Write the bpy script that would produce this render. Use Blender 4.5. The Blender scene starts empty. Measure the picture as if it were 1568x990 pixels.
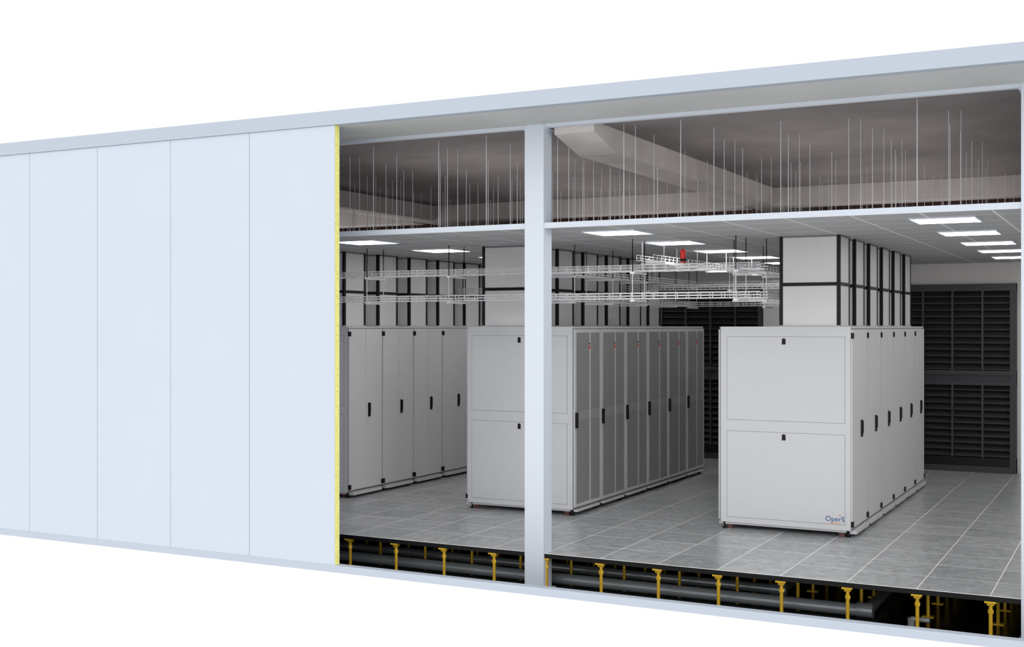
import bpy, math, random
from mathutils import Vector, Matrix
random.seed(4)
sc=bpy.context.scene
try:
    sc.view_settings.view_transform='Standard'; sc.view_settings.look='None'
    sc.view_settings.exposure=0; sc.view_settings.gamma=1
except Exception: pass

# ---------------- materials ----------------
def s2l(c):
    return tuple(((v/255)/12.92 if v/255<=0.04045 else ((v/255+0.055)/1.055)**2.4) for v in c)+(1,)
def mat(name,rgb,rough=.5,metal=0,noise=0,nscale=8,emit=0,bump=0,spec=.5):
    m=bpy.data.materials.new(name); m.use_nodes=True
    nt=m.node_tree; b=nt.nodes['Principled BSDF']
    c=s2l(rgb)
    b.inputs['Roughness'].default_value=rough
    b.inputs['Metallic'].default_value=metal
    b.inputs['Specular IOR Level'].default_value=spec
    b.inputs['Base Color'].default_value=c
    if emit:
        b.inputs['Emission Color'].default_value=c; b.inputs['Emission Strength'].default_value=emit
    tc=nt.nodes.new('ShaderNodeTexCoord')
    n=nt.nodes.new('ShaderNodeTexNoise'); n.inputs['Scale'].default_value=nscale; n.inputs['Detail'].default_value=6
    nt.links.new(tc.outputs['Object'],n.inputs['Vector'])
    r=nt.nodes.new('ShaderNodeValToRGB')
    k=max(noise,.005)
    r.color_ramp.elements[0].color=tuple(v*(1-k) for v in c[:3])+(1,)
    r.color_ramp.elements[1].color=tuple(min(1,v*(1+k)) for v in c[:3])+(1,)
    r.color_ramp.elements[0].position=.3; r.color_ramp.elements[1].position=.7
    nt.links.new(n.outputs['Fac'],r.inputs['Fac']); nt.links.new(r.outputs['Color'],b.inputs['Base Color'])
    if bump:
        bp=nt.nodes.new('ShaderNodeBump'); bp.inputs['Strength'].default_value=bump; bp.inputs['Distance'].default_value=.01
        nt.links.new(n.outputs['Fac'],bp.inputs['Height']); nt.links.new(bp.outputs['Normal'],b.inputs['Normal'])
    return m
T=.577
def gridmat(name,c1,c2,line,lw,rough,noise,nscale,ox,oy,spec=.5):
    m=bpy.data.materials.new(name); m.use_nodes=True; nt=m.node_tree; b=nt.nodes['Principled BSDF']
    b.inputs['Roughness'].default_value=rough; b.inputs['Specular IOR Level'].default_value=spec
    tc=nt.nodes.new('ShaderNodeTexCoord'); mp=nt.nodes.new('ShaderNodeMapping')
    mp.inputs['Location'].default_value=(ox,oy,0)
    nt.links.new(tc.outputs['Object'],mp.inputs['Vector'])
    br=nt.nodes.new('ShaderNodeTexBrick'); br.offset=0; br.squash=1
    br.inputs['Scale'].default_value=1; br.inputs['Brick Width'].default_value=T; br.inputs['Row Height'].default_value=T
    br.inputs['Mortar Size'].default_value=lw; br.inputs['Mortar Smooth'].default_value=0
    br.inputs['Color1'].default_value=s2l(c1); br.inputs['Color2'].default_value=s2l(c2); br.inputs['Mortar'].default_value=s2l(line)
    nt.links.new(mp.outputs['Vector'],br.inputs['Vector'])
    n=nt.nodes.new('ShaderNodeTexNoise'); n.inputs['Scale'].default_value=nscale; n.inputs['Detail'].default_value=8; n.inputs['Distortion'].default_value=1.2
    nt.links.new(tc.outputs['Object'],n.inputs['Vector'])
    mr=nt.nodes.new('ShaderNodeMapRange'); mr.inputs['From Min'].default_value=.3; mr.inputs['From Max'].default_value=.7
    mr.inputs['To Min'].default_value=1-noise; mr.inputs['To Max'].default_value=1+noise
    nt.links.new(n.outputs['Fac'],mr.inputs['Value'])
    # keep the seams crisp: marbling only on the tile faces
    mx=nt.nodes.new('ShaderNodeVectorMath'); mx.operation='SCALE'
    nt.links.new(br.outputs['Color'],mx.inputs[0]); nt.links.new(mr.outputs['Result'],mx.inputs['Scale'])
    mix=nt.nodes.new('ShaderNodeMixRGB'); mix.inputs['Color2'].default_value=s2l(line)
    nt.links.new(br.outputs['Fac'],mix.inputs['Fac']); nt.links.new(mx.outputs['Vector'],mix.inputs['Color1'])
    nt.links.new(mix.outputs['Color'],b.inputs['Base Color'])
    return m
def meshmat(name,base,hole,scale):
    m=bpy.data.materials.new(name); m.use_nodes=True; nt=m.node_tree; b=nt.nodes['Principled BSDF']
    b.inputs['Roughness'].default_value=.5
    tc=nt.nodes.new('ShaderNodeTexCoord')
    sp=nt.nodes.new('ShaderNodeSeparateXYZ'); cb=nt.nodes.new('ShaderNodeCombineXYZ')
    nt.links.new(tc.outputs['Object'],sp.inputs[0]); nt.links.new(sp.outputs['Y'],cb.inputs['X']); nt.links.new(sp.outputs['Z'],cb.inputs['Y'])
    v=nt.nodes.new('ShaderNodeTexVoronoi'); v.voronoi_dimensions='2D'; v.inputs['Scale'].default_value=scale; v.inputs['Randomness'].default_value=0
    nt.links.new(cb.outputs[0],v.inputs['Vector'])
    r=nt.nodes.new('ShaderNodeValToRGB'); r.color_ramp.elements[0].color=s2l(hole); r.color_ramp.elements[1].color=s2l(base)
    r.color_ramp.elements[0].position=.38; r.color_ramp.elements[1].position=.46
    nt.links.new(v.outputs['Distance'],r.inputs['Fac']); nt.links.new(r.outputs['Color'],b.inputs['Base Color'])
    return m

M={}
M['panel']=mat('painted_steel_panel',(196,205,217),.6,nscale=1.5,noise=.006,spec=.2)
M['joint']=mat('panel_joint',(130,138,150),.6)
M['core']=mat('mineral_wool_yellow',(248,238,135),.95,noise=.15,nscale=40,bump=.5)
M['fascia']=mat('fascia_paint',(178,187,199),.6,spec=.2)
M['soffit']=mat('soffit_shade_grey',(196,199,199),.7,noise=.05,nscale=1.5)  # the underside's shade is put into this grey base colour
M['rail']=mat('rail_paint',(182,191,203),.6,spec=.2)
M['post']=mat('post_paint',(205,212,222),.5,spec=.2)
M['white']=mat('cabinet_white',(203,204,207),.4,noise=.01)
M['white2']=mat('cabinet_side_white',(207,206,207),.4,noise=.01)
M['line']=mat('seam_grey',(122,124,127),.6)
M['duct']=mat('duct_white',(214,213,214),.4,noise=.03,nscale=3)
M['black']=mat('black_plastic',(12,12,14),.5,spec=.3)
M['mesh']=meshmat('perforated_steel',(188,188,189),(72,72,74),62)
M['meshband']=mat('perforated_band',(148,148,150),.5)
M['frame']=mat('door_frame_grey',(196,197,199),.4)
M['floor']=gridmat('floor_tiles',(154,157,159),(172,174,176),(245,246,247),.005,.28,.26,9,2.26+10*T,-10.6+T*20,.5)
M['ceil']=gridmat('ceiling_tiles',(184,184,185),(190,190,191),(240,240,240),.011,.8,.03,4,2.26+10*T,-10.6+T*20)
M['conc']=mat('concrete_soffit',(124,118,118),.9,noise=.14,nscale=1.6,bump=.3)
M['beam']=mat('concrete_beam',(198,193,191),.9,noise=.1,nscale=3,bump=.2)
M['brick']=mat('plenum_wall_reddish',(142,112,108),.9,noise=.2,nscale=3)
M['wall']=mat('wall_paint',(222,219,217),.8)
M['dark']=mat('dark_louver_frame',(52,54,58),.5)
M['slat']=mat('dark_louver_slat',(46,44,44),.5)
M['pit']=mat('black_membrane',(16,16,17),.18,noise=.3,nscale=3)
M['gold']=mat('zinc_yellow_pedestal',(228,184,50),.35,metal=.4)
M['pipe']=mat('grey_pipe',(132,137,141),.3,metal=.4)
M['wire']=mat('galvanised_wire',(222,223,225),.35,metal=.2)
M['red']=mat('red_lens',(215,20,25),.25)
M['redlamp']=mat('red_indicator',(225,60,40),.4)
M['orange']=mat('orange_ink',(235,120,40),.5)
M['blue']=mat('blue_ink',(25,80,140),.5)
M['caster']=mat('caster_red',(95,45,45),.5)
M['light']=mat('light_diffuser',(255,253,250),.5,emit=9.0)

# ---------------- mesh builder ----------------
class B:
    def __init__(s): s.v=[];s.f=[];s.m=[]
    def box(s,x0,x1,y0,y1,z0,z1,k):
        i=len(s.v)
        s.v+=[(x0,y0,z0),(x1,y0,z0),(x1,y1,z0),(x0,y1,z0),(x0,y0,z1),(x1,y0,z1),(x1,y1,z1),(x0,y1,z1)]
        s.f+=[(i,i+3,i+2,i+1),(i+4,i+5,i+6,i+7),(i,i+1,i+5,i+4),(i+1,i+2,i+6,i+5),(i+2,i+3,i+7,i+6),(i+3,i,i+4,i+7)]
        s.m+=[k]*6
    def poly(s,pts,k):
        i=len(s.v); s.v+=pts; s.f.append(tuple(range(i,i+len(pts)))); s.m.append(k)
    def cyl(s,p0,p1,r,k,n=8,r1=None):
        p0=Vector(p0);p1=Vector(p1); d=(p1-p0).normalized()
        a=d.orthogonal().normalized(); b=d.cross(a); r1=r if r1 is None else r1
        i=len(s.v)
        for p,rr in((p0,r),(p1,r1)):
            for j in range(n):
                t=2*math.pi*j/n
                s.v.append(tuple(p+a*rr*math.cos(t)+b*rr*math.sin(t)))
        for j in range(n):
            s.f.append((i+j,i+(j+1)%n,i+n+(j+1)%n,i+n+j)); s.m.append(k)
        s.f.append(tuple(i+n-1-j for j in range(n))); s.m.append(k)
        s.f.append(tuple(i+n+j for j in range(n))); s.m.append(k)
    def mesh(s,name):
        me=bpy.data.meshes.new(name); me.from_pydata(s.v,[],s.f)
        used=[];
        for k in s.m:
            if k not in used: used.append(k)
        for k in used: me.materials.append(M[k])
        for p,k in zip(me.polygons,s.m): p.material_index=used.index(k)
        me.update(); return me
def obj(name,me,loc=(0,0,0),rz=0,parent=None):
    if isinstance(me,B): me=me.mesh(name)
    o=bpy.data.objects.new(name,me); sc.collection.objects.link(o)
    o.location=loc; o.rotation_euler=(0,0,rz)
    if parent: o.parent=parent
    return o

XL,XR=-16.5,3.9
YF=9.72; YP=10.575; YB=19.65; CZ=3.16; RZ=4.16

# ---------------- shell ----------------
b=B(); b.box(XL,XR,10.6,YB,-.03,0,'floor'); b.box(XL,XR,10.592,10.6,-.045,-.004,'black'); b.box(XL,XR,10.6,YB,-.045,-.03,'black')
obj('floor',b)
b=B(); b.box(XL,XR,10.62,YB,CZ,CZ+.03,'ceil'); obj('ceiling',b)
b=B(); b.box(XL,XR,10.59,10.62,CZ-.012,CZ+.042,'post'); obj('trim_1',b)
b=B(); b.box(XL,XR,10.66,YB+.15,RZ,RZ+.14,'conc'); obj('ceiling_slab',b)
b=B()
b.box(XL,XR,YF-.02,10.66,RZ+.002,RZ+.14,'fascia')
b.box(XL,XR,YF+.09,10.59,RZ-.002,RZ+.0015,'soffit')
b.box(XL,XR,10.59,10.655,RZ-.035,RZ-.001,'post')
obj('roof_fascia',b)
b=B(); b.box(XL,XR,YF-.005,YF+.085,-.2,-.13,'rail')
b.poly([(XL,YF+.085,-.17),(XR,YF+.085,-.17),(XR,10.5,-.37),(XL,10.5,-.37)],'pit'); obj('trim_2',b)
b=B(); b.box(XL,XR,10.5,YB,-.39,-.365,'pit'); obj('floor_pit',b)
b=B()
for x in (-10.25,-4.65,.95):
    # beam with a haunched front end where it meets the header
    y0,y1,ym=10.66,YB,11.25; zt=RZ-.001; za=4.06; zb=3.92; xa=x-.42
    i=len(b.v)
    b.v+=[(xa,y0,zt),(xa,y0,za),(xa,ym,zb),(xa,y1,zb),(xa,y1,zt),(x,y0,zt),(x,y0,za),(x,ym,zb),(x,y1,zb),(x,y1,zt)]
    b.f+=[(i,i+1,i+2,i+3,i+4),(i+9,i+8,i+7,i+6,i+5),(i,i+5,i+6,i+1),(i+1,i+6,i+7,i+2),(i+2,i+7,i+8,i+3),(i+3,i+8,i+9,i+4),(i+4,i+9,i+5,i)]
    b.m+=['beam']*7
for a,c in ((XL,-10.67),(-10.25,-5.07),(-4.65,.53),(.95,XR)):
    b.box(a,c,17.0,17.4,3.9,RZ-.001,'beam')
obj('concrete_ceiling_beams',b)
b=B(); b.box(XL-.1,XR+.1,YB,YB+.15,-.4,CZ,'wall'); b.box(XL-.1,XR+.1,YB,YB+.15,CZ,RZ,'brick'); obj('wall_back',b)
b=B(); b.box(XL-.1,XL,YF+.1,YB,-.4,RZ,'wall'); obj('wall_left',b)
b=B(); b.box(XR,XR+.1,YP,YB,-.4,RZ,'wall'); obj('wall_right',b)
b=B(); xr=-6.993; W=1.056
x=xr; i=0
while x>XL+.2:
    x0=x-W
    g=.003
    b.box(x0+g,x-(0 if i==0 else g),YF,YF+.006,-.13,RZ,'panel')
    b.box(x0+g,x-(0 if i==0 else g),YF+.076,YF+.08,-.13,RZ,'panel')
    b.box(x0,x,YF+.006,YF+.076,-.13,RZ,'core' if i==0 else 'joint')
    if i==0: b.box(x0-.001,x0+.02,YF+.005,YF+.074,-.13,RZ,'joint')
    x=x0; i+=1
obj('wall_front',b)
for k in range(4):
    X=-9.83+4.48*k
    b=B(); w=.205
    b.box(X,X+w,YP,YP+.18,-.364,RZ-.036,'post')
    b.box(X+.0,X+w,YP,YP+.014,RZ-.036,RZ-.003,'post')
    b.box(X-.02,X+w+.02,YP+.016,YP+.2,RZ-.05,RZ-.036,'post')
    b.box(X-.03,X+w+.03,YP-.02,YP+.21,-.365,-.35,'post')
    obj('steel_column',b)

# ---------------- pedestals ----------------
b=B()
for j in range(12):
    y=10.64+T*j
    for i in range(-14,11):
        X=-2.26+T*i
        if X<-12 or X>XR-.1: continue
        b.cyl((X,y,-.36),(X,y,-.07),.016,'gold',8)
        b.cyl((X,y,-.15),(X,y,-.12),.024,'gold',6)
        b.box(X-.05,X+.05,y-.035,y+.035,-.365,-.358,'gold')
        b.box(X-.045,X+.045,y-.045,y+.045,-.062,-.045,'gold')
        b.box(X-.028,X+.028,y-.02,y+.02,-.085,-.06,'gold')
obj('raised_floor_pedestals',b)
def pipe(b,pts,r,k='pipe',n=16):
    for p,q in zip(pts[:-1],pts[1:]): b.cyl(p,q,r,k,n)
b=B()
pipe(b,[(-12,10.93,-.305),(-2.2,10.93,-.305)],.055)
b.cyl((-2.24,10.93,-.30),(-2.1,10.93,-.30),.064,'pipe',16)
pipe(b,[(-2.15,10.93,-.3),(-2.15,14,-.3)],.05)
obj('floor_void_pipe',b)
b=B(); pipe(b,[(-12,11.45,-.31),(-3.1,11.45,-.31)],.045); b.cyl((-3.15,11.45,-.31),(-3.0,11.45,-.31),.055,'pipe',16)
pipe(b,[(-3.05,11.45,-.31),(-3.05,15,-.31)],.04)
obj('floor_void_pipe',b)
b=B(); pipe(b,[(-1.75,10.75,-.36),(-1.75,10.75,-.28)],.03); pipe(b,[(-1.75,10.75,-.29),(-1.6,10.75,-.29)],.022); obj('floor_void_valve',b)

# ---------------- louver wall ----------------
def louver(xa,xb):
    b=B(); y1=YB-.001; y0=YB-.16
    b.box(xa,xb,y1-.02,y1,0,2.84,'black')
    b.box(xa,xa+.09,y0,y1,0,2.84,'dark'); b.box(xb-.09,xb,y0,y1,0,2.84,'dark')
    b.box(xa,xb,y0+.002,y1,2.73,2.838,'dark'); b.box(xa,xb,y0-.01,y1,0,.09,'dark')
    b.box(xa,xb,y0-.01,y1,1.47,1.53,'dark'); b.box(xa,xb,y0-.01,y1,1.31,1.37,'dark'); b.box(xa,xb,y0+.04,y1,1.37,1.47,'dark')
    b.box(xa,xb,y0+.01,y1,.09,.22,'black')
    n=round((xb-xa)/.45); s=(xb-xa-.09)/n
    for i in range(1,n):
        X=xa+.045+s*i; b.box(X-.016,X+.016,y0+.02,y1,.20,2.73,'dark')
    for za,zb in((.22,1.31),(1.53,2.73)):
        z=za+.02
        while z<zb-.06:
            b.poly([(xa+.09,y0+.04,z),(xb-.09,y0+.04,z),(xb-.09,y0+.11,z+.075),(xa+.09,y0+.11,z+.075)],'slat')
            b.box(xa+.09,xb-.09,y0+.035,y0+.045,z-.008,z+.006,'slat')
            z+=.1
    obj('louvered_door_bank',b)
louver(-5.2,-1.67); louver(-9.03,-5.5); louver(-12.8,-9.3)
b=B(); b.box(-5.48,-5.22,YB-.22,YB,0,CZ,'duct'); obj('wall_pilaster',b)
b=B(); b.box(-1.64,XR,YB-.02,YB,0,.1,'wall'); obj('baseboard_back',b)

# ---------------- racks ----------------
def rack():
    b=B(); H=2.195; hx=.70; hy=.383
    b.box(-hx,hx,-hy,hy,.075,H-.001,'white')
    b.box(-hx-.004,hx+.004,-hy-.003,hy+.003,H-.018,H,'white')
    for s in(-1,1):
        for za,zb in((1.185,2.09),(.13,1.07)):
            ya,yb=sorted((s*hy,s*(hy+.0012))); b.box(-.6235,.6435,ya,yb,za+.0015,zb-.0015,'line')
            ya,yb=sorted((s*hy,s*(hy+.004))); b.box(-.62,.64,ya,yb,za+.005,zb-.005,'white')
            zl=zb-.055
            ya,yb=sorted((s*hy,s*(hy+.0055))); b.box(-.02,.02,ya,yb,zl-.03,zl+.03,'black')
            b.box(-.009,.009,ya,yb,zl+.03,zl+.036,'black')
        ya,yb=sorted((s*hy,s*(hy+.003)));
        b.box(-.70,-.694,ya,yb,.075,H,'line')
    b.box(hx,hx+.002,-hy,hy,.076,H-.02,'line')
    for ya,yb in((-.376,-.003),(.003,.376)):
        b.box(hx+.002,hx+.016,ya,yb,.10,2.165,'white2')
    b.box(hx+.016,hx+.034,.05,.085,1.02,1.20,'black'); b.box(hx+.03,hx+.042,.055,.08,1.06,1.19,'black')
    for z in(2.10,.14):
        b.box(hx+.0,hx+.028,-.382,-.345,z-.03,z+.03,'black')
    b.box(hx,hx+.03,.355,.382,.12,.17,'black')
    b.box(-hx-.002,-hx,-hy,hy,.076,H-.02,'line')
    b.box(-hx-.02,-hx-.002,-.377,.377,.10,2.165,'frame')
    for ya,yb in((-.03,.335),(-.335,-.07)):
        b.box(-hx-.0225,-hx-.018,ya,yb,.14,1.10,'mesh'); b.box(-hx-.0225,-hx-.018,ya,yb,1.22,2.125,'mesh')
        b.box(-hx-.0225,-hx-.018,ya,yb,1.10,1.22,'meshband')
    b.box(-hx-.05,-hx-.02,.345,.372,1.02,1.2,'black')
    b.box(-hx-.027,-hx-.02,-.045,-.015,1.93,1.97,'redlamp'); b.box(-hx-.027,-hx-.02,-.045,-.015,1.985,2.0,'black')
    b.box(hx-.02,hx+.05,-.33,.33,.035,.0745,'frame')
    b.box(-hx-.03,-hx+.02,-.33,.33,.045,.0745,'frame')
    b.box(-hx+.05,hx-.05,-.36,.36,.05,.074,'frame')
    for sx in(-1,1):
        for sy in(-1,1):
            x=sx*.60;y=sy*.33
            b.box(x-.035,x+.035,y-.025,y+.025,.045,.073,'line')
            b.cyl((x,y-.014,.03),(x,y+.014,.03),.03,'caster',14)
            x=sx*.665
            b.cyl((x,y,.012),(x,y,.078),.011,'black',8); b.cyl((x,y,0),(x,y,.012),.026,'black',12)
    return b.mesh('server_rack')
RM=rack()
def duct():
    b=B(); x=.32;y=.24;z0=0;z1=.963
    b.box(-x+.006,x-.006,-y+.006,y-.006,z0,z1,'duct')
    for sx in(-1,1):
        for sy in(-1,1):
            xa,xb=sorted((sx*(x-.035),sx*x)); ya,yb=sorted((sy*(y-.035),sy*y))
            b.box(xa,xb,ya,yb,z0,z1,'black')
    b.box(-x-.001,x+.001,-y-.001,y+.001,.43,.466,'black')
    b.box(-x-.004,x+.004,-y-.004,y+.004,0,.012,'frame')
    b.box(-x+.002,x-.002,-y+.002,y-.002,z1-.018,z1-.001,'line')
    return b.mesh('exhaust_duct')
DM=duct()
first=None
for xc,rot,dx in((-3.39,0,-3.13),(-6.55,math.pi,-6.76),(-9.71,0,-9.42)):
    for k in range(6):
        y=12.8+.39+.78*k
        o=obj('server_rack',RM,(xc,y,0),rot)
        if first is None: first=o
        obj('exhaust_duct',DM,(dx,y-.39+.04+.26,2.196))
cu=bpy.data.curves.new('t','FONT'); cu.body='OperS'; cu.size=.075; cu.extrude=.0008
to=bpy.data.objects.new('logo_text',cu); sc.collection.objects.link(to)
to.data.materials.append(M['blue']); to.parent=first
to.location=(.44,-.3885,.165); to.rotation_euler=(math.pi/2,0,0)
b=B(); b.box(.49,.60,-.3885,-.387,.142,.148,'orange'); b.box(.585,.597,-.3885,-.387,.222,.234,'redlamp'); obj('logo_underline',b,parent=first)

# ---------------- cable trays ----------------
def tray(p0,p1,axis,z,w=.30,h=.06,hang=1.15):
    b=B(); r=.0036
    def bx(u0,u1,v0,v1,z0,z1):
        if axis=='x': b.box(u0,u1,v0,v1,z0,z1,'wire')
        else: b.box(v0,v1,u0,u1,z0,z1,'wire')
    a,c,m=p0,p1[0],p1[1]
    for v in(-w/2,0,w/2): bx(a,c,m+v-r,m+v+r,z-r,z+r)
    for v in(-w/2,w/2):
        bx(a,c,m+v-r*1.4,m+v+r*1.4,z+h-r,z+h+r); bx(a,c,m+v-r,m+v+r,z+h/2-r,z+h/2+r)
    u=a
    while u<=c:
        bx(u-r,u+r,m-w/2,m+w/2,z-r,z+r)
        for v in(-w/2,w/2): bx(u-r,u+r,m+v-r,m+v+r,z,z+h)
        u+=.13
    u=a+.25
    while u<c:
        bx(u-.025,u+.025,m-w/2-.04,m+w/2+.04,z-.035,z-.012)
        for v in(-w/2-.03,w/2+.03): bx(u-.0035,u+.0035,m+v-.0035,m+v+.0035,z-.03,CZ-.016)
        u+=hang
    obj('wire_cable_tray',b)
for z in(2.50,2.80):
    tray(-10.9,(-3.5,12.45),'x',z)
    tray(12.64,(17.3,-3.78),'y',z)
    tray(12.64,(17.3,-6.05),'y',z)
tray(-10.9,(-3.5,15.88),'x',2.70,.2)
tray(-10.9,(-3.5,17.6),'x',2.50); tray(-10.9,(-3.5,17.6),'x',2.80)
tray(12.64,(17.3,-4.9),'y',2.93,.2)

# ---------------- plenum rods ----------------
b=B()
def rod(X,y,r): b.cyl((X,y,CZ+.031),(X,y,RZ-.001),r,'wire',5)
for i in range(24):
    for j in range(12):
        X=-13.2+.72*i+random.uniform(-.12,.12); y=10.9+.72*j+random.uniform(-.15,.15)
        if j==0 and random.random()<.4: continue
        rod(X,y,.0036)
        if random.random()<.4: rod(X+.1,y+.05,.0028)
obj('ceiling_hanger_rods',b)

# ---------------- light panels ----------------
lb=B(); lb.box(-.27,.27,-.27,.27,-.012,-.0005,'light')
for a in(-1,1):
    xa,xb=sorted((a*.27,a*.285)); lb.box(xa,xb,-.285,.285,-.014,-.0005,'post'); lb.box(-.27,.27,xa,xb,-.014,-.0005,'post')
LM=lb.mesh('ceiling_light_panel')
for X in(-11.0,-7.85,-4.75,-1.57,1.6):
    for k,y in enumerate((11.5,13.2,14.9,16.5,18.1)):
        obj('ceiling_light_panel',LM,(X,y,CZ))

# ---------------- beacon ----------------
b=B(); c=(-4.39,12.45)
b.box(c[0]-.05,c[0]+.05,c[1]-.16,c[1]+.16,2.866,2.872,'frame')
b.cyl((c[0],c[1],2.872),(c[0],c[1],2.90),.025,'red',16); b.cyl((c[0],c[1],2.90),(c[0],c[1],2.925),.036,'black',16)
b.cyl((c[0],c[1],2.925),(c[0],c[1],3.01),.03,'red',16); b.cyl((c[0],c[1],3.01),(c[0],c[1],3.03),.03,'red',16,.014)
obj('red_warning_beacon',b)

# ---------------- world / lights / camera ----------------
w=bpy.data.worlds.new('World'); sc.world=w; w.use_nodes=True
w.node_tree.nodes['Background'].inputs[0].default_value=(1,1,1,1); w.node_tree.nodes['Background'].inputs[1].default_value=1.0
def sun(n,e,ang,d):
    sl=bpy.data.lights.new(n,'SUN'); sl.energy=e; sl.angle=math.radians(ang)
    so=bpy.data.objects.new(n,sl); sc.collection.objects.link(so)
    so.rotation_euler=Vector(d).to_track_quat('-Z','Y').to_euler()
sun('directional_light',.9,60,(-.25,.9,-.3))  # frontal fill added to brighten cabinet fronts and the interior
sun('directional_light',.9,50,(-.95,.12,-.2))
for X in(-12,-6.7,-2.8,1.8):
    for y in(12.8,16.0):
        al=bpy.data.lights.new('void_fill_light','AREA'); al.shape='SQUARE'; al.size=2.6; al.energy=18; al.color=(1,.97,.96)  # unseen fill added to brighten the ceiling void, not a fitting
        ao=bpy.data.objects.new('void_fill_light',al); sc.collection.objects.link(ao)
        ao.location=(X,y,CZ+.05); ao.rotation_euler=(math.pi,0,0)
cd=bpy.data.cameras.new('cam'); cam=bpy.data.objects.new('camera',cd); sc.collection.objects.link(cam)
cd.sensor_width=36; cd.lens=1861/1568*36; cd.shift_y=.0026; cd.clip_end=200
cam.location=(0,0,2.2); cam.rotation_euler=(math.pi/2,0,math.atan(966/1861))
sc.camera=cam
